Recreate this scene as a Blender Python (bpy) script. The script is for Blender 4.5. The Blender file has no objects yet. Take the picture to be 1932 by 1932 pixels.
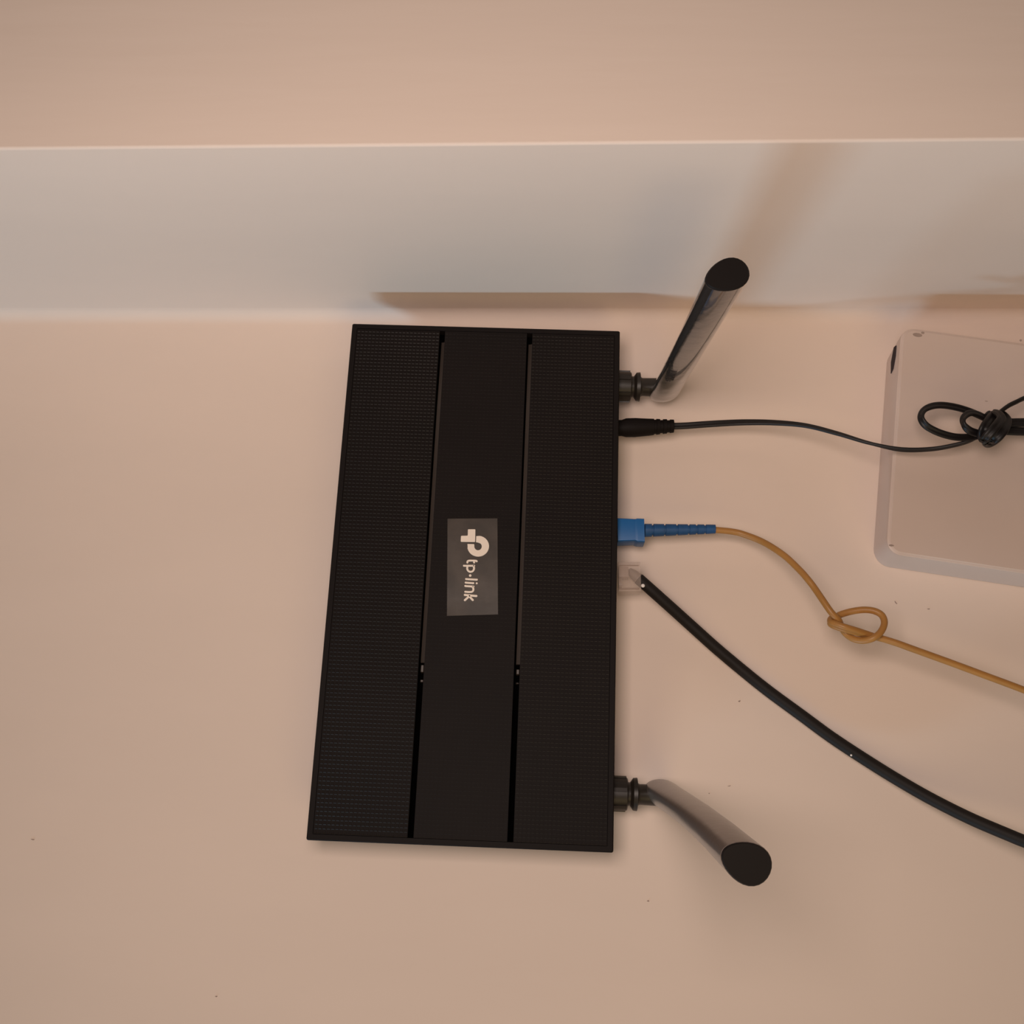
import bpy, math
from mathutils import Vector, Matrix

# ------------------------------------------------------------------ camera
# Wall frame: u = photo right, v = photo up, n = out of the wall (metres).
# World: X = u, Z = v + 1.2, -Y = n.
F = 2100.0                     # focal length in pixels of the 1932 px frame
DA = 0.490                     # camera distance from the wall
Z0 = 1.2
vc = Vector((0.04022, 0.95623, -0.28983)).normalized()   # wall 'up' in camera axes
uc0 = Vector((0.99906, -0.03252, 0.02895))
nc = uc0.cross(vc).normalized()
uc0 = vc.cross(nc).normalized()
RA = math.radians(1.73)        # the router hangs turned against the wall edge
uc = (math.cos(RA) * uc0 + math.sin(RA) * vc).normalized()
vc_r, uc_r = vc, uc0
vc = nc.cross(uc).normalized()

def W(u, v, n):
    return Vector((u, -n, v + Z0))

cam_data = bpy.data.cameras.new('camera')
cam_data.sensor_width = 36.0
cam_data.lens = 36.0 * F / 1932.0
cam_data.clip_start = 0.01
cam = bpy.data.objects.new('camera', cam_data)
bpy.context.scene.collection.objects.link(cam)
cols = []
for i in range(3):             # camera axes written in world axes
    cols.append(Vector((uc[i], -nc[i], vc[i])))
m = Matrix((cols[0], cols[1], cols[2])).transposed().to_4x4()
m.translation = W(0, 0, DA)
cam.matrix_world = m
bpy.context.scene.camera = cam

def P(px, py, n):
    """where the sight line of a photo pixel meets the plane n above the wall"""
    r = Vector((px - 966.0, 966.0 - py, -F))
    t = (DA - n) / -(r.dot(nc))
    return Vector((t * r.dot(uc), t * r.dot(vc), n))

# ------------------------------------------------------------------ world and lights
sc = bpy.context.scene
sc.view_settings.view_transform = 'Standard'
sc.view_settings.look = 'None'
sc.view_settings.gamma = 1.0
sc.view_settings.use_curve_mapping = False
sc.view_settings.exposure = 0.03
wd = bpy.data.worlds.new('room_light'); sc.world = wd
wd.use_nodes = True
wd.node_tree.nodes['Background'].inputs[0].default_value = (1.0, 0.80, 0.68, 1)
wd.node_tree.nodes['Background'].inputs[1].default_value = 0.02

def area(name, pos, target, sx, sy, power, color, up=(0, -1, 0)):
    ld = bpy.data.lights.new(name, 'AREA')
    ld.shape = 'RECTANGLE'; ld.size = sx; ld.size_y = sy
    ld.energy = power; ld.color = color
    o = bpy.data.objects.new(name, ld)
    sc.collection.objects.link(o)
    a = W(*pos); b = W(*target)
    z = (a - b).normalized()
    x = Vector(up).cross(z).normalized()
    y = z.cross(x)
    mm = Matrix((x, y, z)).transposed().to_4x4(); mm.translation = a
    o.matrix_world = mm
    return o
# cool daylight grazing along the wall from a window low to the left
area('window_daylight', (-1.13, -1.75, 0.25), (0.05, 0.23, 0.05), 0.80, 0.12, 16.8, (0.433, 0.746, 1.0))
# added warm frontal light close behind the camera, for the wall's falloff
area('frontal_light', (-0.06, 0.05, 0.57), (0.05, 0.14, 0.0), 0.22, 0.22, 1.77, (1.0, 0.822, 0.735), up=(0, 0, 1))
# warm table lamp lower down
area('table_lamp', (0.26, -0.85, 0.75), (0.05, 0.2, 0.0), 0.60, 0.60, 2.25, (1.0, 0.737, 0.379), up=(0, 0, 1))

# ------------------------------------------------------------------ materials
def mat(name, color, rough=0.5, spec=0.5, noise=0.0, nscale=40.0, bump=0.0, bscale=60.0,
        stretch=(1, 1, 1), coat=0.0, alpha=1.0, metallic=0.0, trans=0.0, color2=None, coat_rough=0.08):
    mt = bpy.data.materials.new(name); mt.use_nodes = True
    nt = mt.node_tree; b = nt.nodes['Principled BSDF']
    b.inputs['Base Color'].default_value = (*color, 1)
    b.inputs['Roughness'].default_value = rough
    b.inputs['Specular IOR Level'].default_value = spec
    b.inputs['Metallic'].default_value = metallic
    b.inputs['Alpha'].default_value = alpha
    b.inputs['Transmission Weight'].default_value = trans
    b.inputs['Coat Weight'].default_value = coat
    b.inputs['Coat Roughness'].default_value = coat_rough
    tc = nt.nodes.new('ShaderNodeTexCoord')
    mp = nt.nodes.new('ShaderNodeMapping'); mp.inputs['Scale'].default_value = stretch
    nt.links.new(tc.outputs['Object'], mp.inputs['Vector'])
    if noise > 0 or color2:
        nz = nt.nodes.new('ShaderNodeTexNoise'); nz.inputs['Scale'].default_value = nscale
        nz.inputs['Detail'].default_value = 6
        nt.links.new(mp.outputs[0], nz.inputs['Vector'])
        mx = nt.nodes.new('ShaderNodeMix'); mx.data_type = 'RGBA'
        c2 = color2 or tuple(c * (1 - noise) for c in color)
        mx.inputs[6].default_value = (*color, 1); mx.inputs[7].default_value = (*c2, 1)
        rp = nt.nodes.new('ShaderNodeMapRange')
        rp.inputs['From Min'].default_value = 0.35; rp.inputs['From Max'].default_value = 0.65
        nt.links.new(nz.outputs[0], rp.inputs['Value'])
        nt.links.new(rp.outputs[0], mx.inputs[0])
        nt.links.new(mx.outputs[2], b.inputs['Base Color'])
    if bump > 0:
        n2 = nt.nodes.new('ShaderNodeTexNoise'); n2.inputs['Scale'].default_value = bscale
        n2.inputs['Detail'].default_value = 8
        nt.links.new(mp.outputs[0], n2.inputs['Vector'])
        bp = nt.nodes.new('ShaderNodeBump'); bp.inputs['Strength'].default_value = 1.0
        bp.inputs['Distance'].default_value = bump
        nt.links.new(n2.outputs[0], bp.inputs['Height'])
        nt.links.new(bp.outputs[0], b.inputs['Normal'])
    return mt

M_wall = mat('painted_plaster', (0.80, 0.66, 0.565), 0.75, 0.25, noise=0.04, nscale=9, bump=0.00035, bscale=14, stretch=(0.5, 1, 1.4))
M_beam = mat('painted_plaster_edge', (0.80, 0.66, 0.565), 0.75, 0.25, noise=0.04, nscale=9, bump=0.0006, bscale=16, stretch=(0.22, 1, 1.6))
M_black = mat('black_matte_plastic', (0.0095, 0.0066, 0.0058), 0.62, 0.12, noise=0.15, nscale=30)
M_deep = mat('recess_shade', (0.0012, 0.001, 0.001), 0.9, 0.0, noise=0.1)  # deep shade of the grooves put into a near-black colour
M_panel = mat('black_lip_plastic', (0.014, 0.010, 0.009), 0.36, 0.55, noise=0.15, nscale=30)
M_strip = mat('dark_light_guide', (0.042, 0.031, 0.025), 0.4, 0.4, noise=0.1)
M_gloss = mat('black_gloss_plastic', (0.022, 0.017, 0.013), 0.42, 0.4, noise=0.1)
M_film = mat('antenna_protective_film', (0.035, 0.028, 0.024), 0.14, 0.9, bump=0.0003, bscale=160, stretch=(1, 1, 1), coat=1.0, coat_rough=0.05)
M_film_sheen = mat('antenna_sheen_film', (0.150, 0.115, 0.096), 0.32, 0.9, bump=0.0002, bscale=120, coat=0.35, coat_rough=0.2)  # the wall's beige reflection is put into this pale base colour
M_tip = mat('antenna_tip_plastic', (0.010, 0.007, 0.006), 0.6, 0.2, noise=0.1)
M_tape = mat('clear_film_over_black', (0.066, 0.051, 0.040), 0.38, 0.35, color2=(0.040, 0.031, 0.024), nscale=90, bump=0.00012, bscale=70)  # base colour carries the film's reflection of the room
M_print = mat('cream_print', (0.88, 0.76, 0.64), 0.5, 0.3, noise=0.03)
M_cord = mat('black_cord_pvc', (0.010, 0.0075, 0.007), 0.46, 0.34, noise=0.1)
M_net = mat('black_cable_jacket', (0.017, 0.013, 0.011), 0.6, 0.22, noise=0.15, nscale=60, bump=0.0001, bscale=90)
M_blue = mat('blue_connector_plastic', (0.010, 0.125, 0.37), 0.42, 0.45, noise=0.08)
M_blue2 = mat('blue_boot_rubber', (0.012, 0.082, 0.23), 0.5, 0.4, noise=0.15, nscale=300)
M_yellow = mat('yellow_fibre_jacket', (0.43, 0.20, 0.050), 0.42, 0.4, noise=0.15, nscale=50)
M_clear = mat('clear_polycarbonate', (0.72, 0.58, 0.50), 0.12, 0.6, alpha=0.33, noise=0.02)
M_clear2 = mat('clear_plug_insert', (0.42, 0.30, 0.24), 0.3, 0.6, alpha=0.5, noise=0.02)
M_jack = mat('grey_jacket_end', (0.24, 0.185, 0.155), 0.5, 0.4, noise=0.1)
M_white = mat('white_speck', (0.9, 0.85, 0.8), 0.5, 0.3, noise=0.02)
M_box = mat('off_white_box_plastic', (0.64, 0.51, 0.44), 0.42, 0.4, noise=0.035, nscale=18)
M_dark = mat('hole_shade', (0.05, 0.035, 0.035), 0.8, 0.1, noise=0.2)  # colour stands for the shade inside a slot that is not cut
M_smudge = mat('plaster_mark', (0.42, 0.32, 0.27), 0.8, 0.1, noise=0.2)

# ------------------------------------------------------------------ mesh helpers
class MB:
    def __init__(s): s.v = []; s.f = []
    def add(s, verts, faces):
        k = len(s.v); s.v += [Vector(x) for x in verts]
        s.f += [tuple(i + k for i in f) for f in faces]; return s
    def box(s, lo, hi):
        (a, b, c), (d, e, f) = lo, hi
        return s.add([(a, b, c), (d, b, c), (d, e, c), (a, e, c), (a, b, f), (d, b, f), (d, e, f), (a, e, f)],
                     [(3, 2, 1, 0), (4, 5, 6, 7), (0, 1, 5, 4), (1, 2, 6, 5), (2, 3, 7, 6), (3, 0, 4, 7)])
    def loft(s, rings, cap0=True, cap1=True, closed=True):
        k = len(s.v); n = len(rings[0])
        for r in rings: s.v += [Vector(x) for x in r]
        for i in range(len(rings) - 1):
            for j in range(n if closed else n - 1):
                a = k + i * n + j; b = k + i * n + (j + 1) % n
                s.f.append((a, b, b + n, a + n))
        if cap0: s.f.append(tuple(k + j for j in reversed(range(n))))
        if cap1: s.f.append(tuple(k + (len(rings) - 1) * n + j for j in range(n)))
        return s

def make(name, mb, material, parent=None, origin=None, xf=None, smooth=True, angle=35, label=None):
    """link a mesh given in wall coordinates (or in xf's own frame)"""
    me = bpy.data.meshes.new(name)
    vs = [(xf(v) if xf else v) for v in mb.v]
    o0 = Vector(origin) if origin is not None else Vector((0, 0, 0))
    me.from_pydata([(v[0] - o0[0], -(v[2] - o0[2]), v[1] - o0[1]) for v in vs], [], mb.f)
    me.validate(); me.update()
    me.materials.append(material)
    if smooth:
        for p in me.polygons: p.use_smooth = True
        me.set_sharp_from_angle(angle=math.radians(angle))
    o = bpy.data.objects.new(name, me)
    sc.collection.objects.link(o)
    if parent is not None: o.parent = parent
    else: o.location = W(*o0)
    if label: o['label'] = label
    return o

def fix(mb):
    """make face winding consistent/outward"""
    import bmesh
    me = bpy.data.meshes.new('tmp'); me.from_pydata([tuple(v) for v in mb.v], [], mb.f)
    bm = bmesh.new(); bm.from_mesh(me); bmesh.ops.recalc_face_normals(bm, faces=bm.faces)
    bm.to_mesh(me); bm.free()
    mb.f = [tuple(p.vertices) for p in me.polygons]
    bpy.data.meshes.remove(me)
    return mb

def thing(name, label, cat, origin):
    o = bpy.data.objects.new(name, None); sc.collection.objects.link(o)
    o.location = W(*origin); o.empty_display_size = 0.01
    o['label'] = label; o['category'] = cat
    return o

def catmull(pts, sub=8):
    out = []
    n = len(pts)
    for i in range(n - 1):
        p0 = pts[max(i - 1, 0)]; p1 = pts[i]; p2 = pts[i + 1]; p3 = pts[min(i + 2, n - 1)]
        for k in range(sub):
            t = k / sub
            out.append(tuple(0.5 * ((2 * b) + (-a + c) * t + (2 * a - 5 * b + 4 * c - d) * t * t + (-a + 3 * b - 3 * c + d) * t ** 3)
                             for a, b, c, d in zip(p0, p1, p2, p3)))
    out.append(tuple(pts[-1]))
    return out

def sweep(mb, pts, radius, sides=14, shape='round', sub=8, cap=True):
    """pts: (u,v,n[,extra]); extra = twist angle for 'twin', radius factor for 'round'"""
    pts = [tuple(p) + ((0.0 if shape == 'twin' else 1.0),) if len(p) == 3 else tuple(p) for p in pts]
    c = catmull(pts, sub)
    rings = []
    for i, p in enumerate(c):
        a = Vector(c[max(i - 1, 0)][:3]); b = Vector(c[min(i + 1, len(c) - 1)][:3])
        t = (b - a).normalized()
        up = Vector((0, 0, 1))
        if abs(t.dot(up)) > 0.97: up = Vector((0, 1, 0.2))
        x = t.cross(up).normalized(); y = x.cross(t).normalized()   # x in the wall plane, y outwards
        ring = []
        if shape == 'round':
            r = radius * p[3]
            for k in range(sides):
                q = 2 * math.pi * k / sides
                ring.append(Vector(p[:3]) + x * (r * math.cos(q)) + y * (r * math.sin(q)))
        else:
            th = p[3]; X = x * math.cos(th) + y * math.sin(th); Y = -x * math.sin(th) + y * math.cos(th)
            for k in range(20):
                q = 2 * math.pi * k / 20 + math.pi / 20
                cx = radius * (1 if math.cos(q) > 0 else -1)
                # two round conductors side by side, joined by a narrow web
                rr = Vector((math.cos(q), math.sin(q)))
                px = radius * 1.9 * rr.x; py = radius * (abs(rr.y) ** 0.55) * (1 if rr.y > 0 else -1)
                if abs(rr.x) < 0.40: py *= 0.62
                ring.append(Vector(p[:3]) + X * px + Y * py)
        rings.append(ring)
    mb.loft(rings, cap, cap)
    return mb

def pxpath(lst):
    out = []
    for q in lst:
        v = P(q[0], q[1], q[2])
        out.append((v.x, v.y, v.z) + tuple(q[3:]))
    return out

# ------------------------------------------------------------------ walls
VC = P(700, 592, 0).y                    # where the wall meets the underside of the step above
def edge_n(px, py):                      # height of the step's front edge seen at a pixel
    lo, hi = 0.0, 0.3
    for _ in range(50):
        mid = (lo + hi) / 2
        if P(px, py, mid).y > VC: lo = mid
        else: hi = mid
    return lo
nL, nR = edge_n(0, 281), edge_n(1932, 263)
uL, uR = P(0, 281, nL).x, P(1932, 263, nR).x
def nE(u): return nL + (nR - nL) * (u - uL) / (uR - uL)
U0, U1 = -2.2, 2.2
wb = MB()
prof = [(-2.6, 0.0), (-0.5, 0.0), (VC - 0.05, 0.0)]
R = 0.006                                # softly rounded inner corner
for k in range(7):
    a = k / 6 * math.pi / 2
    prof.append((VC - R + R * math.sin(a), R - R * math.cos(a)))
back = [(VC + 0.02, R), (VC + 0.02, -0.05), (-2.6, -0.05)]
rings = [[(u, v, n) for v, n in prof + back] for u in (U0, -0.4, 0.0, 0.4, U1)]
wb.loft(rings); fix(wb)
o = make('wall_back', wb, M_wall, origin=(0, -1.1, 0), smooth=True, angle=30); o['kind'] = 'structure'
wt = MB()
r = 0.0012
rings = []
for u in (U0, -0.3, -0.15, 0, 0.15, 0.3, U1):
    e = nE(max(-0.6, min(0.6, u)))
    pr = [(VC, 0.0055), (VC, e * 0.5)]
    for k in range(6):
        a = k / 5 * math.pi / 2
        pr.append((VC + r - r * math.cos(a), e - r + r * math.sin(a)))
    pr += [(VC + 0.9, e), (VC + 0.9, -0.05), (VC + 0.001, -0.05), ]
    rings.append([(u, v, n) for v, n in pr])
wt.loft(rings); fix(wt)
o = make('wall_top', wt, M_beam, origin=(0, VC, 0), smooth=True, angle=30); o['kind'] = 'structure'

# small marks on the plaster: flat blemishes
def blemish(px, py, n, w, h, ang, material, on_under=False):
    mb = MB(); c = P(px, py, n)
    N = 8; ring = []
    for k in range(N):
        q = 2 * math.pi * k / N
        rr = 1 + 0.25 * math.sin(3 * q + px)
        a = w * rr * math.cos(q); b = h * rr * math.sin(q)
        ring.append((c.x + a * math.cos(ang) - b * math.sin(ang), c.y + a * math.sin(ang) + b * math.cos(ang)))
    mb.loft([[(x, y, n - 0.0002) for x, y in ring], [(c.x + (x - c.x) * .7, c.y + (y - c.y) * .7, n + 0.00015) for x, y in ring]])
    fix(mb)
    return mb, c
wallo = bpy.data.objects['wall_back']
for (px, py, w, h, a) in [(62, 1584, .0010, .0003, -0.1), (1223, 1700, .0006, .0004, 0), (1338, 1497, .00035, .00025, 0),
                          (1395, 1323, .0007, .0004, 0.4), (1690, 1137, .0011, .00035, -1.0), (1752, 1149, .0008, .0003, 0),
                          (1376, 1483, .0009, .0002, 0.2), (408, 1880, .0006, .0003, 0)]:
    mb, c = blemish(px, py, 0.0, w, h, a, M_smudge)
    o = make('paint_chip', mb, M_smudge, origin=(0, -1.1, 0))
    o.location = (0, 0, 0); o.parent = wallo

# ------------------------------------------------------------------ router
NF = 0.0240                              # front of the rim above the wall
cs = [P(665, 610, NF), P(1170, 624, NF), P(1157, 1609, NF), P(577, 1585, NF)]
ctr = (cs[0] + cs[1] + cs[2] + cs[3]) / 4
eu = ((cs[1] - cs[0]) + (cs[2] - cs[3])).normalized()
ev = Vector((-eu.y, eu.x, 0))
RW = ((cs[1] - cs[0]).length + (cs[2] - cs[3]).length) / 2
RH = ((cs[0] - cs[3]).length + (cs[1] - cs[2]).length) / 2
print('router', RW, RH, 'VC', VC, 'n edge', nL, nR)
def RF(p):                               # router frame (x right, y up from its centre, n) to wall frame
    return Vector((ctr.x + p[0] * eu.x + p[1] * ev.x, ctr.y + p[0] * eu.y + p[1] * ev.y, p[2]))
def RI(px, py, n):                       # photo pixel on the plane n -> router frame
    q = P(px, py, n) - ctr
    return (q.dot(eu), q.dot(ev))
ORI = (ctr.x, ctr.y, 0.0)
router = thing('wifi_router', 'black rectangular wifi router on the wall with two antennas and a logo label', 'router', ORI)
hw, hh = RW / 2, RH / 2

def rrect(x0, x1, y0, y1, n, r=0.0008, seg=3):
    out = []
    for cx, cy, a0 in ((x1 - r, y1 - r, 0), (x0 + r, y1 - r, 90), (x0 + r, y0 + r, 180), (x1 - r, y0 + r, 270)):
        for k in range(seg + 1):
            a = math.radians(a0 + 90 * k / seg)
            out.append((cx + r * math.cos(a), cy + r * math.sin(a), n))
    return out
body = MB()
NB = NF - 0.0045                         # floor of the front recess
rim = 0.0024
rings = [rrect(-hw + 0.021, hw - 0.003, -hh + 0.016, hh - 0.012, 0.0008, 0.003)]
for n, i in ((0.003, 0.0145), (0.006, 0.0085), (0.010, 0.0035), (0.015, 0.0005)):
    rings.append(rrect(-hw + i, hw - i * 0.12, -hh + i * 0.8, hh - i * 0.6, n, 0.001))
rings += [rrect(-hw, hw, -hh, hh, 0.0175), rrect(-hw, hw, -hh, hh, NF - 0.0005),
          rrect(-hw + .0004, hw - .0004, -hh + .0004, hh - .0004, NF),
          rrect(-hw + rim, hw - rim, -hh + rim, hh - rim, NF, 0.0003),
          rrect(-hw + rim + .0002, hw - rim - .0002, -hh + rim + .0002, hh - rim - .0002, NB, 0.0003)]
body.loft(rings); fix(body)
make('body', body, M_black, router, ORI, RF, angle=25)

# grooves measured along their length (photo pixels, centre line and half width)
nT = NF - 0.0001
def gx(pts):
    return [RI(x, y, nT) for x, y in pts]
g1 = gx([(835, 633), (828.5, 800), (797, 1200), (783, 1405), (772, 1580)])
g2 = gx([(1001, 637), (992, 800), (976.5, 1200), (970, 1405), (962.5, 1588)])
G1 = sum(p[0] for p in g1) / len(g1); G2 = sum(p[0] for p in g2) / len(g2)
gw = 0.00125                             # half width of a groove
xs = (-hw + rim + .00016, G1 - gw, G1 + gw, G2 - gw, G2 + gw, hw - rim - .00016)
y0, y1 = -hh + rim + .00016, hh - rim - .00016

def panel(x0, x1, hgt, name='front_panel'):
    """slab with a grid of shallow scales, each with a lip at its lower edge"""
    mb = MB()
    c = 0.00172
    nx = max(1, int(round((x1 - x0) / c))); ny = int(round((y1 - y0) / c))
    dx = (x1 - x0) / nx; dy = (y1 - y0) / ny
    base = nT - hgt
    mb.add([(x0, y0, NB), (x1, y0, NB), (x1, y1, NB), (x0, y1, NB), (x0, y0, base), (x1, y0, base), (x1, y1, base), (x0, y1, base)],
           [(0, 1, 5, 4), (1, 2, 6, 5), (2, 3, 7, 6), (3, 0, 4, 7)])
    mb.f.append(tuple(len(mb.v) - 4 + i for i in range(4)))
    for j in range(ny):
        for i in range(nx):
            X = x0 + i * dx; Y = y0 + j * dy; q = len(mb.v)
            a, b = X + 0.16 * dx, X + 0.86 * dx
            mb.v += [Vector((a, Y + .10 * dy, base)), Vector((b, Y + .10 * dy, base)), Vector((b - .00008, Y + .10 * dy + 1.45 * hgt, base + hgt)),
                     Vector((a + .00008, Y + .10 * dy + 1.45 * hgt, base + hgt)), Vector((b, Y + .95 * dy, base)), Vector((a, Y + .95 * dy, base))]
            mb.f += [(q, q + 1, q + 2, q + 3), (q + 3, q + 2, q + 4, q + 5), (q, q + 3, q + 5), (q + 1, q + 4, q + 2)]
    o = make(name, mb, M_black, router, ORI, RF, smooth=False)
    o.data.materials.append(M_panel)                 # small lips are set lighter and shinier to draw their highlights
    for k in range(5, len(o.data.polygons), 4): o.data.polygons[k].material_index = 1
    return o
panel(xs[0], xs[1], 0.00017)
panel(xs[2], xs[3], 0.00002)
panel(xs[4], xs[5], 0.00006)

# channel floor, pits, light strips and indicator lenses
for G, gi, yp, yl in ((G1, 0, (641, 1250), ((1254, 1268), (1281, 1286))), (G2, 1, (645, 1253), ((1262, 1272), (1286, 1289)))):
    xr = 829 if gi == 0 else 1000
    fl = MB().box((G - gw + .00003, y0, NB - 0.0005), (G + gw - .00003, y1, NB + 0.0003))
    make('groove_floor', fl, M_deep, router, ORI, RF, smooth=False)
    ya = RI(xr, yp[0], nT)[1]; ym = RI(xr, 770, nT)[1]; yb = RI(xr - 30, yp[1], nT)[1]
    st = MB(); xl, xh = G - gw * 0.30, G + gw - .00003
    rings = []
    for y, n in ((ya, NB + 0.0016), (ym, nT - 0.0007), (yb, nT - 0.0004)):
        rings.append([(xl, y, NB + .0002), (xh, y, NB + .0002), (xh, y, n + 0.0003), (xl, y, n - 0.0003)])
    st.loft(rings); fix(st)
    make('light_strip', st, M_strip, router, ORI, RF, smooth=False)
    for k, (a, b) in enumerate(yl):
        la = RI(xr - 30, a, nT)[1]; lb = RI(xr - 30, b, nT)[1]
        h = nT - 0.0006 if k == 0 else nT - 0.0020
        le = MB()
        le.loft([rrect(xl + .0001, xh - .0001, lb, la, NB + .0002, .0003), rrect(xl + .0001, xh - .0001, lb, la, h - .0003, .0003),
                 rrect(xl + .0004, xh - .0004, lb + .0002, la - .0002, h, .0002)])
        fix(le)
        make('indicator_lens', le, M_strip, router, ORI, RF)

# logo label: clear film with printed mark and letters
def LZ(X, Y, n=nT):                      # close-up coordinates (8.78x) -> router frame
    return RI(820 + X / 8.78, 960 + Y / 8.78, n)
tp = MB()
q = [LZ(215, 165), LZ(1040, 160), LZ(1050, 1750), LZ(205, 1775)]
N = 12; top = []
for j in range(N + 1):
    for i in range(N + 1):
        s, t = i / N, j / N
        x = (1 - t) * ((1 - s) * q[0][0] + s * q[1][0]) + t * ((1 - s) * q[3][0] + s * q[2][0])
        y = (1 - t) * ((1 - s) * q[0][1] + s * q[1][1]) + t * ((1 - s) * q[3][1] + s * q[2][1])
        wv = 0.00003 * math.sin(9 * t + 3 * s) + (0.0002 if t > .95 else 0) * (1 - s)
        top.append((x, y, nT + 0.00012 + wv))
tp.add(top, [(j * (N + 1) + i, (j + 1) * (N + 1) + i, (j + 1) * (N + 1) + i + 1, j * (N + 1) + i + 1) for j in range(N) for i in range(N)])
bot = [(x, y, nT + 0.00001) for x, y, n in (top[0], top[N], top[-1], top[-1 - N])]
k = len(tp.v); tp.add(bot, [(0, 1, 2, 3)])
fix(tp)
film = make('logo_label', tp, M_tape, router, ORI, RF, angle=60, label='small clear film label with cream logo and lettering')
def strokes(name, lines, w):
    mb = MB()
    for ln in lines:
        pts = [(*LZ(x, y), nT + 0.00022) for x, y in ln]
        if len(pts) > 1:
            tmp = MB(); sweep(tmp, pts, w, sides=10, sub=3)
            for v in tmp.v: v.z = nT + 0.00022 + (v.z - nT - 0.00022) * 0.2
            mb.add(tmp.v, tmp.f)
        for e in ((pts[0], pts[-1]) if len(pts) > 1 else pts):
            ring = [(e[0] + w * math.cos(a * math.pi / 6), e[1] + w * math.sin(a * math.pi / 6)) for a in range(12)]
            mb.loft([[(x, y, nT + 0.0001) for x, y in ring], [(x, y, nT + 0.00032) for x, y in ring]])
    make(name, mb, M_print, film, ORI, RF)
sw = 0.00042
def arc(cx, cy, rx, ry, a0, a1, n=10):
    return [(cx + rx * math.cos(math.radians(a0 + (a1 - a0) * i / n)), cy + ry * math.sin(math.radians(a0 + (a1 - a0) * i / n))) for i in range(n + 1)]
strokes('printed_letter', [[(698, 872), (682, 862), (600, 859), (565, 861), (547, 872), (543, 893)], [(655, 862), (655, 893)]], sw)
strokes('printed_letter', [[(486, 945), (655, 945)], arc(597, 985, 57, 60, -42, 222)], sw)
strokes('printed_dot', [[(590, 1108)]], 0.00056)
strokes('printed_letter', [[(522, 1166), (700, 1176)]], sw)
strokes('printed_letter', [[(515, 1224), (642, 1234)], [(698, 1236)]], sw)
strokes('printed_letter', [[(508, 1280), (645, 1290)], [(625, 1290), (642, 1320), (640, 1352), (610, 1378), (508, 1376)]], sw)
strokes('printed_letter', [[(502, 1428), (692, 1446)], [(585, 1440), (545, 1475), (502, 1515)], [(575, 1450), (632, 1512)]], sw * 1.1)
def poly(name, pts):
    mb = MB(); w = [LZ(*p) for p in pts]
    mb.loft([[(x, y, nT + 0.0001) for x, y in w], [(x, y, nT + 0.00032) for x, y in w]]); fix(mb)
    make(name, mb, M_print, film, ORI, RF, smooth=False)
def rnd(pts, r=14):
    out = []
    n = len(pts)
    for i, p in enumerate(pts):
        a = Vector(pts[i - 1]); b = Vector(p); c = Vector(pts[(i + 1) % n])
        d1 = (a - b).normalized(); d2 = (c - b).normalized()
        for t in (0, .25, .5, .75, 1):
            q = (1 - t) ** 2 * (b + d1 * r) + 2 * t * (1 - t) * b + t * t * (b + d2 * r)
            out.append((q.x, q.y))
    return out
poly('logo_mark', rnd([(552, 342), (676, 342), (672, 553), (433, 549), (438, 450), (550, 448)]))
poly('logo_mark', [(545, 585), (548, 640)] + arc(722, 622, 180, 172, 170, -82, 22) + [(690, 456), (686, 554), (722, 562)] +
     arc(720, 626, 62, 64, -70, 190, 14)[1:] + [(656, 588)])

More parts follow.
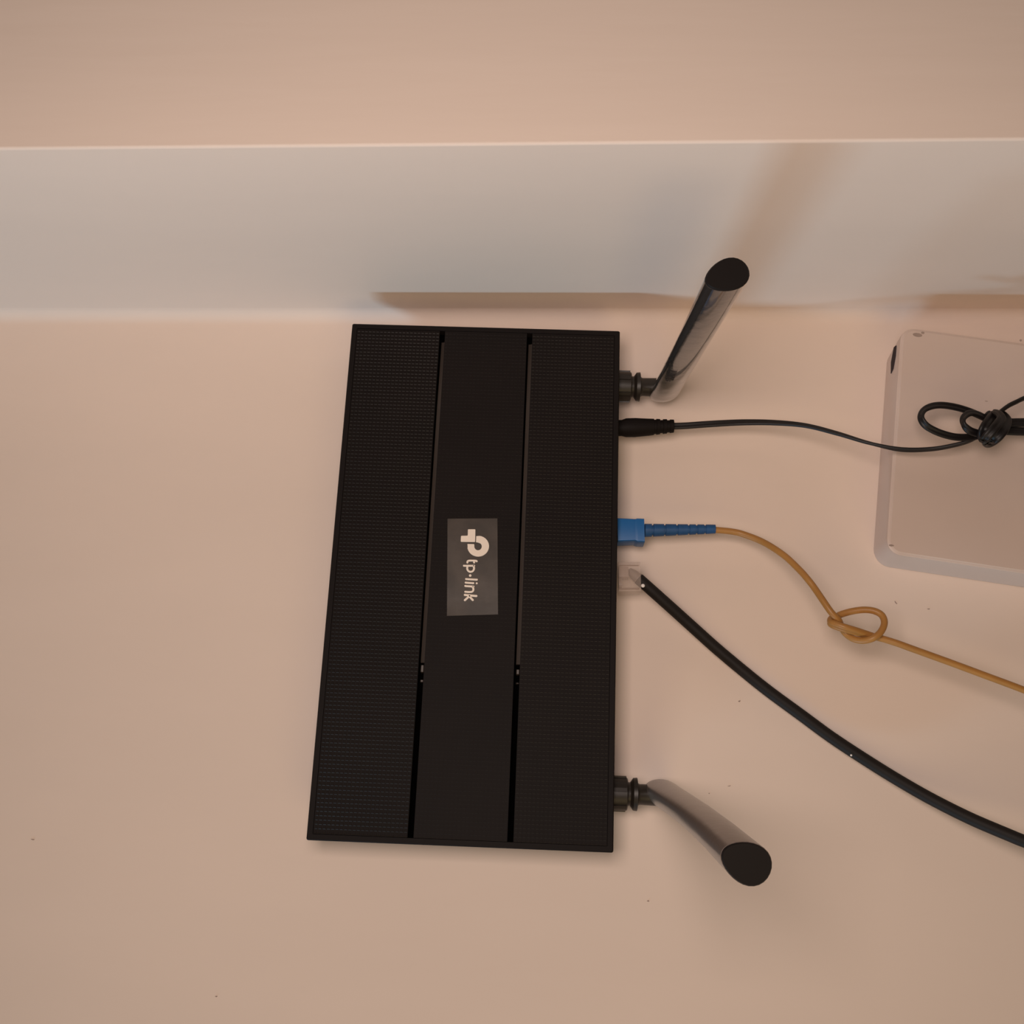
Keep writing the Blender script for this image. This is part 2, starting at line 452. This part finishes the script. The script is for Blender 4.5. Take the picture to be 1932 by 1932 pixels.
# ---- antennas
def frame(t, ref):
    z = Vector(t).normalized(); x = (Vector(ref) - z * Vector(ref).dot(z)).normalized(); y = z.cross(x)
    return x, y, z
def antenna(conn_px, knuckle_px, tip_px, n0, ntip, side):
    """conn_px: (y centre at router edge, x edge); knuckle; tip centre in photo pixels"""
    ex = RI(conn_px[0], conn_px[1], n0)
    root = MB()
    def lathe(prof, cy):
        rings = []
        for x, r in prof:
            rings.append([(x, cy + r * math.cos(2 * math.pi * k / 20), n0 + r * math.sin(2 * math.pi * k / 20)) for k in range(20)])
        return rings
    x0 = hw - 0.001
    cy = ex[1]
    kx = RI(knuckle_px[0], knuckle_px[1], n0)[0]
    K = RF((kx, cy, n0)); K = Vector((K.x, P(knuckle_px[0], knuckle_px[1], n0).y, n0))
    T = P(tip_px[0], tip_px[1], ntip)
    ax = (T - K).normalized()
    L = (T - K).length
    # blade: rounded oval section, base rounded, tip cut flat
    x, y, z = frame(ax, (1, 0.45 if side > 0 else -0.45, 0))
    bl = MB(); rings = []
    NS = 28; YR = 0.0054 if side > 0 else 0.0058
    prof = [(-0.0072, 0.25, 0), (-0.0066, 0.55, 0), (-0.005, 0.82, 0), (-0.002, 0.97, 0), (0.002, 1.0, 0),
            (0.012, 0.98, -.0004), (L * .25, 0.96, -.0012), (L * .5, 0.97, -.0020), (L * .75, 1.02, -.0016), (L * 0.9, 1.07, -.0006), (L, 1.10, 0)]
    for s, w, bend in prof:
        c = K + z * s + Vector((bend * .4, bend * side, 0))
        rings.append([c + x * (0.0076 * w * math.cos(2 * math.pi * k / NS)) + y * (YR * (1 + .2 * math.cos(2 * math.pi * k / NS)) * w * math.sin(2 * math.pi * k / NS)) for k in range(NS)])
    bl.loft(rings); fix(bl)
    ant = make('antenna', bl, M_film if side > 0 else M_film_sheen, router, ORI, None, angle=50,
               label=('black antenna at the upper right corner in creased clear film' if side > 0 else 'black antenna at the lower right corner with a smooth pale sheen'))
    # flat tip
    c = T
    tipm = MB()
    def oval(s, w): return [c + z * s + x * (0.0076 * w * math.cos(2 * math.pi * k / NS)) + y * (YR * (1 + .2 * math.cos(2 * math.pi * k / NS)) * w * math.sin(2 * math.pi * k / NS)) for k in range(NS)]
    tipm.loft([oval(-0.0015, 1.07), oval(0.0004, 1.07), oval(0.0009, 1.02)]); fix(tipm)
    make('tip_cap', tipm, M_tip, ant, ORI, None, angle=40)
    # connector on the router edge
    bs = MB(); bs.loft(lathe([(x0, 0.0070), (x0 + .0068, 0.0068), (x0 + .0072, 0.0064)], cy)); fix(bs)
    make('connector_base', bs, M_gloss, ant, ORI, RF)
    # ribs round the base
    for k in range(6):
        a = math.pi * 2 * k / 6 + .35
        rb = MB(); r0, r1 = 0.0060, 0.0074
        rings2 = []
        for xx in (x0, x0 + .0066):
            rings2.append([(xx, cy + r0 * math.cos(a - .12), n0 + r0 * math.sin(a - .12)), (xx, cy + r1 * math.cos(a - .1), n0 + r1 * math.sin(a - .1)),
                           (xx, cy + r1 * math.cos(a + .1), n0 + r1 * math.sin(a + .1)), (xx, cy + r0 * math.cos(a + .12), n0 + r0 * math.sin(a + .12))])
        rb.loft(rings2); fix(rb)
        make('grip_rib', rb, M_gloss, ant, ORI, RF, smooth=False)
    xe = kx - 0.0015
    ck = MB(); ck.loft(lathe([(x0 + .0070, 0.0049), (x0 + .0084, 0.0048), (x0 + .0096, 0.0066), (x0 + .0112, 0.0068), (x0 + .0116, 0.0046),
                              (x0 + .0124, 0.0042), (xe, 0.0044)], cy)); fix(ck)
    make('connector_collar', ck, M_gloss, ant, ORI, RF)
    return ant, K, T, (x, y, z)
antenna((1170, 729), (1254, 736), (1371, 520), 0.0125, 0.139, 1)
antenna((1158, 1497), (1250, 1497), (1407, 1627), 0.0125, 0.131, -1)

# ------------------------------------------------------------------ power cable
NPW = 0.0135
po = P(1170, 807, NPW)
power = thing('power_cable', 'thin black power cord plugged in below the upper antenna, knotted near the wall box', 'cable', (po.x, po.y, NPW))
OP = (po.x, po.y, NPW)
pl = MB(); rings = []
for px, cy, r in [(1166.5, 807.5, .0037), (1173, 807.5, .0037), (1181, 807, .0043), (1198, 806.8, .0044), (1225, 806, .0039), (1233.5, 805.5, .00375),
                  (1234, 805.5, .0033), (1238, 805.3, .0033), (1238.5, 805.3, .00365), (1245, 805, .0035), (1245.5, 805, .0030), (1250.5, 804.8, .0030),
                  (1251, 804.8, .0034), (1258, 804.5, .0033), (1258.5, 804.5, .0028), (1263.5, 804.3, .0028), (1264, 804.3, .0031), (1271, 804, .0030)]:
    c = P(px, cy, NPW)
    rings.append([(c.x, c.y + r * 1.0 * math.cos(2 * math.pi * k / 20), c.z + r * math.sin(2 * math.pi * k / 20)) for k in range(20)])
pl.loft(rings); fix(pl)
make('plug', pl, M_black, power, OP, angle=30)
H = math.pi / 2
cord = MB()
rc = 0.00082
sweep(cord, pxpath([(1262, 804, .0135, 0), (1290, 803.5, .0135, 0), (1340, 800, .014, .1), (1400, 797, .015, .3), (1460, 797.5, .018, .5), (1520, 803, .022, .7),
                    (1580, 818, .026, .8), (1640, 836, .029, 1.1), (1700, 848, .031, H), (1755, 847.5, .033, H), (1800, 840, .036, H), (1835, 829, .038, H), (1858, 812, .037, H), (1875, 800, .036, H)]), rc, shape='twin', sub=10)
make('cord', cord, M_cord, power, OP, angle=60)
loop = MB()
sweep(loop, pxpath([(1880, 812, .036, .2), (1858, 818, .037, .2), (1836, 824, .039, .2), (1808, 825, .041, .25), (1786, 821, .042, .3), (1764, 813, .043, .4), (1746, 802, .044, .7),
                    (1737.5, 788, .044, 1.0), (1742, 775, .043, .8), (1756, 767, .042, .3), (1776, 764.5, .040, .1), (1802, 768, .038, 0), (1826, 775, .036, 0), (1848, 784, .036, 0), (1872, 796, .035, 0)]),
      rc, shape='twin', sub=10)
make('cord_loop', loop, M_cord, power, OP, angle=60)
l2 = MB()
sweep(l2, pxpath([(1866, 818, .038, .5), (1848, 818, .041, .5), (1829, 812, .044, .8), (1817.5, 799, .045, H), (1819, 787, .044, .9), (1830, 779.5, .043, .5), (1846, 782, .042, .4), (1866, 793, .040, .3)]),
      rc * 1.05, shape='twin', sub=10)
make('cord_loop', l2, M_cord, power, OP, angle=60)
kn = MB()
sweep(kn, pxpath([(1862, 800, .034, 0), (1868, 781, .040, 0), (1880, 779, .045, 0), (1889, 790, .049, 0), (1876, 808, .051, 0), (1860, 826, .049, 0), (1856, 834, .044, 0), (1866, 836, .037, 0),
                  (1884, 824, .033, 0), (1893, 806, .032, 0), (1890, 788, .036, 0), (1876, 784, .043, 0), (1864, 796, .047, 0), (1855, 812, .047, 0), (1853, 826, .042, 0), (1862, 830, .036, 0)]),
      0.00105, shape='twin', sub=10)
sweep(kn, pxpath([(1888, 780, .040, 0), (1899, 793, .044, 0), (1893, 811, .047, 0), (1878, 827, .046, 0), (1866, 834, .041, 0), (1856, 824, .036, 0)]), 0.00115, shape='twin', sub=10)
sweep(kn, pxpath([(1860, 790, .040, 0), (1872, 784, .044, 0), (1868, 800, .045, 0), (1852, 822, .043, 0), (1862, 832, .039, 0)]), 0.0011, shape='twin', sub=10)
make('knot', kn, M_cord, power, OP, angle=60)
tails = MB()
sweep(tails, pxpath([(1872, 790, .042, H), (1886, 778, .043, H), (1902, 766, .042, H), (1918, 758, .041, H), (1936, 750, .040, H), (1990, 732, .038, H), (2150, 690, .034, H), (2400, 660, .028, H), (2900, 640, .022, H)]), rc * 1.1, shape='twin', sub=8)
sweep(tails, pxpath([(1870, 800, .036, 0), (1890, 798, .036, 0), (1932, 797, .036, 0), (2000, 796, .036, 0), (2200, 800, .034, 0), (2500, 830, .028, 0), (2900, 850, .022, 0)]), rc * 1.22, shape='twin', sub=8)
sweep(tails, pxpath([(1870, 808, .0345, 0), (1890, 812, .0345, 0), (1932, 814, .0345, 0), (2000, 815, .0345, 0), (2200, 820, .0335, 0), (2500, 855, .028, 0), (2900, 880, .022, 0)]), rc * 1.22, shape='twin', sub=8)
make('cord_tail', tails, M_cord, power, OP, angle=60)

# ------------------------------------------------------------------ fibre cable
NFB = 0.0135
fo = P(1166, 1000, NFB)
fibre = thing('fibre_cable', 'yellow fibre cable with blue connector and an overhand knot, leaving at right', 'cable', (fo.x, fo.y, NFB))
OF = (fo.x, fo.y, NFB)
def pbox(mb, x0, x1, ya0, yb0, ya1, yb1, n0, n1, r=.0006):
    """block between photo columns x0..x1; top/bottom rows given at each end"""
    rings = []
    nm = (n0 + n1) / 2
    for x, ya, yb in ((x0, ya0, yb0), (x1, ya1, yb1)):
        a = P(x, ya, n1); b = P(x, yb, n1)
        X = (a.x + b.x) / 2
        lo, hi = b.y, a.y
        ring = []
        for cy, cn, a0 in ((hi - r, n1 - r, 0), (lo + r, n1 - r, 90), (lo + r, n0 + r, 180), (hi - r, n0 + r, 270)):
            for k in range(4):
                an = math.radians(a0 + 30 * k)
                ring.append((X, cy + r * math.cos(an), cn + r * math.sin(an)))
        rings.append(ring)
    mb.loft(rings)
cb = MB(); pbox(cb, 1165.5, 1199, 977, 1020.5, 978.5, 1019.5, .0090, .0180); fix(cb)
conn = make('connector', cb, M_blue, fibre, OF, angle=30)
cb = MB(); pbox(cb, 1198, 1203, 979, 1019.5, 977.5, 1021.5, .0088, .0182); pbox(cb, 1203, 1216, 977.5, 1021.5, 978, 1022, .0088, .0182); fix(cb)
make('connector_grip', cb, M_blue, conn, OF, angle=30)
bt = MB(); rings = []
def bp(px): 
    t = (px - 1216) / (1351 - 1216)
    return (1000.8 - 2.6 * t, (.0030 - .0010 * t))
segs = [1216, 1231, 1254, 1277, 1299, 1314, 1330, 1351]
for i in range(len(segs) - 1):
    a, b = segs[i] + (1.6 if i else 0), segs[i + 1] - 1.2
    for px, k in ((a, .80), (a + .4, 1.0), (b - .4, 1.0), (b, .80)):
        cy, r = bp(px); c = P(px, cy, NFB)
        rings.append([(c.x, c.y + r * k * math.cos(2 * math.pi * q / 16), c.z + r * k * math.sin(2 * math.pi * q / 16)) for q in range(16)])
bt.loft(rings); fix(bt)
make('strain_relief_boot', bt, M_blue2, fibre, OF, angle=30)
rf = 0.00142
def K9(X, Y, n, *a): return (1520 + X / 9.66, 1100 + Y / 9.66, n + .012, *a)
fc = MB()
pth = [(1340, 999, .0135), (1352, 1000, .0135), (1381, 1003, .0135), (1404, 1008.5, .014), (1440, 1023, .017), (1478, 1047, .022), (1508, 1075, .026), (1524, 1093, .028),
       (1537, 1110, .029), (1552, 1132, .031), (1568, 1155, .032), K9(600, 680, .019), K9(650, 800, .016), K9(740, 930, .0155), K9(880, 1020, .017), K9(1050, 1048, .019), K9(1230, 1005, .021),
       K9(1370, 890, .021), K9(1435, 730, .020), K9(1390, 590, .019), K9(1250, 510, .018), K9(1060, 488, .017), K9(850, 515, .016), K9(680, 560, .0155),
       K9(560, 610, .0155), K9(470, 650, .0165), K9(455, 700, .018), K9(520, 735, .0195), K9(700, 800, .021), K9(900, 860, .0205), K9(1100, 925, .0185), K9(1280, 985, .0175), K9(1450, 1030, .0175),
       K9(1700, 1110, .018), K9(1932, 1195, .018), (1790, 1249, .030), (1860, 1275, .030), (1932, 1302, .030), (2000, 1330, .030), (2200, 1395, .026), (2500, 1470, .018), (2900, 1540, .010)]
sweep(fc, pxpath(pth), rf, sides=14, sub=8)
sweep(fc, pxpath([K9(560, 640, .0165, .8), K9(470, 690, .0165, .9), K9(455, 745, .017), K9(560, 800, .0185), K9(760, 860, .0195), K9(960, 915, .0185), K9(1120, 960, .0175, .9), K9(1230, 990, .017, .7)]), rf * .93, sides=14, sub=8)
make('cord', fc, M_yellow, fibre, OF, angle=60)

# ------------------------------------------------------------------ network cable
NN = 0.0125
no = P(1166, 1089, NN)
net = thing('network_cable', 'thick black network cable with a clear plug running to the lower right', 'cable', (no.x, no.y, NN))
ON = (no.x, no.y, NN)
nc_ = MB()
sweep(nc_, pxpath([(1205, 1092, .0125), (1214, 1100, .0125), (1232, 1116, .0115), (1260, 1141, .0095), (1300, 1177, .0065), (1350, 1222, .0045), (1400, 1264, .0036), (1450, 1304, .0034), (1510, 1348, .0034),
                   (1570, 1392, .0036), (1640, 1438, .0045), (1700, 1475, .006), (1760, 1509, .009), (1830, 1544, .014), (1900, 1574, .019), (1932, 1587, .021), (1990, 1608, .024), (2200, 1680, .024), (2500, 1770, .014), (2900, 1860, .006)]), 0.00258, sides=18, sub=8)
cab = make('cable_jacket', nc_, M_net, net, ON, angle=60)
je = MB()
sweep(je, pxpath([(1188, 1074, .0125, .35), (1192, 1080, .0125, .75), (1199, 1087, .0125, .95), (1210, 1096, .0125, 1.02)]), 0.0024, sides=18, sub=4)
make('jacket_end', je, M_jack, net, ON, angle=60, label='pale grey cable end inside the clear plug')
for (px, py, r) in ((1213, 1105, .00085), (1606, 1425, .00045)):
    dm = MB(); n_ = (.0153 if px < 1300 else .0065)
    c = P(px, py, n_)
    rings = []
    for a in range(0, 5):
        t = -math.pi / 2 + math.pi * a / 4
        rings.append([(c.x + r * math.cos(t) * math.cos(q * math.pi / 5), c.y + r * math.cos(t) * math.sin(q * math.pi / 5), c.z + r * .5 * math.sin(t)) for q in range(10)])
    dm.loft(rings)
    make('paint_speck', dm, M_white, cab, ON)
pg = MB(); pbox(pg, 1167, 1209, 1060, 1116, 1060, 1115, .0085, .0165, .0004); fix(pg)
plug = make('clear_plug', pg, M_clear, net, ON, angle=30, label='clear plastic plug body')
pi_ = MB(); pbox(pi_, 1168, 1186, 1068, 1089, 1069, 1089, .0095, .0150, .0005); fix(pi_)
make('plug_insert', pi_, M_clear2, plug, ON, angle=30)
pi_ = MB(); pbox(pi_, 1168, 1174, 1090, 1105, 1090, 1105, .0095, .0150, .0005); fix(pi_)
make('plug_insert', pi_, M_clear2, plug, ON, angle=30)
pi_ = MB(); pbox(pi_, 1168, 1206, 1109, 1112, 1109, 1112, .0165, .0172, .0002); pbox(pi_, 1168, 1205, 1066, 1067.5, 1066, 1067.5, .0164, .0169, .0002); fix(pi_)
make('latch_ridge', pi_, M_clear2, plug, ON, angle=30)

# ------------------------------------------------------------------ white wall box
NX = 0.0225
TL = P(1707, 618, NX); BL = P(1667, 1042, NX); BRd = P(1932, 1066, NX) - P(1690, 1036, NX)
e1 = BRd.normalized()
dv = (TL - BL); print('box angles', math.degrees(math.atan2(e1.y, e1.x)), math.degrees(math.atan2(dv.y, dv.x)), dv.length)
ang = (math.atan2(e1.y, e1.x) + math.atan2(dv.y, dv.x) - math.pi / 2) / 2
bx = Vector((math.cos(ang), math.sin(ang), 0)); by = Vector((-bx.y, bx.x, 0))
BH = dv.length; BW = 0.115
bc = (TL + BL) / 2 + bx * (BW / 2)
def BF(p): return Vector((bc.x + p[0] * bx.x + p[1] * by.x, bc.y + p[0] * bx.y + p[1] * by.y, p[2]))
OB = (bc.x, bc.y, 0)
boxo = thing('wall_box', 'off-white rounded plastic wall box at the right edge behind the knotted cord', 'junction box', OB)
bb = MB()
def br(i, n, r=.0065): return rrect(-BW / 2 - i, BW / 2 + i, -BH / 2 - i, BH / 2 + i, n, r, 6)
bb.loft([br(-.0004, .0002, .0075), br(-.0002, .004, .0075), br(.0001, .012, .0072), br(.0003, .0205, .0068), br(.0001, .0221, .0063), br(-.0007, .0225, .0056)]); fix(bb)
make('housing', bb, M_box, boxo, OB, BF, angle=40)
ff = MB(); ff.loft([br(-.0008, .0215, .0055), br(-.0008, .02255, .0055), br(-.0012, .0228, .0051)]); fix(ff)
make('front_cover', ff, M_box, boxo, OB, BF, angle=25)
# slot on the left side near the top
def BI(px, py, n):
    q = P(px, py, n) - bc
    return (q.dot(bx), q.dot(by))
sl = MB(); xx = -BW / 2
ya = BI(1690, 650, .016)[1]; yb = BI(1686, 700, .014)[1]
sl.loft([[(xx - .0004, ya, .013), (xx - .0006, ya - .001, .017), (xx + .001, ya - .001, .017), (xx + .001, ya, .013)],
         [(xx - .0004, (ya + yb) / 2, .010), (xx - .0006, (ya + yb) / 2, .017), (xx + .001, (ya + yb) / 2, .017), (xx + .001, (ya + yb) / 2, .010)],
         [(xx - .0004, yb, .011), (xx - .0006, yb + .001, .0145), (xx + .001, yb + .001, .0145), (xx + .001, yb, .011)]]); fix(sl)
make('side_slot', sl, M_dark, boxo, OB, BF, label='small dark slot on the left side')
for (px, py, w, h) in ((1731, 632, .0022, .0010), (1682, 1029, .0011, .0004), (1926, 642, .0005, .0005), (1861, 757, .0007, .0002), (1741, 628, .0008, .0006)):
    c = BI(px, py, .0228); dm = MB()
    ring = [(c[0] + w * math.cos(k * math.pi / 5), c[1] + h * math.sin(k * math.pi / 5)) for k in range(10)]
    dm.loft([[(x, y, .0226) for x, y in ring], [(x, y, .02288) for x, y in ring]]); fix(dm)
    make('cover_mark', dm, M_smudge, boxo, OB, BF)  # thin brown oval on the cover
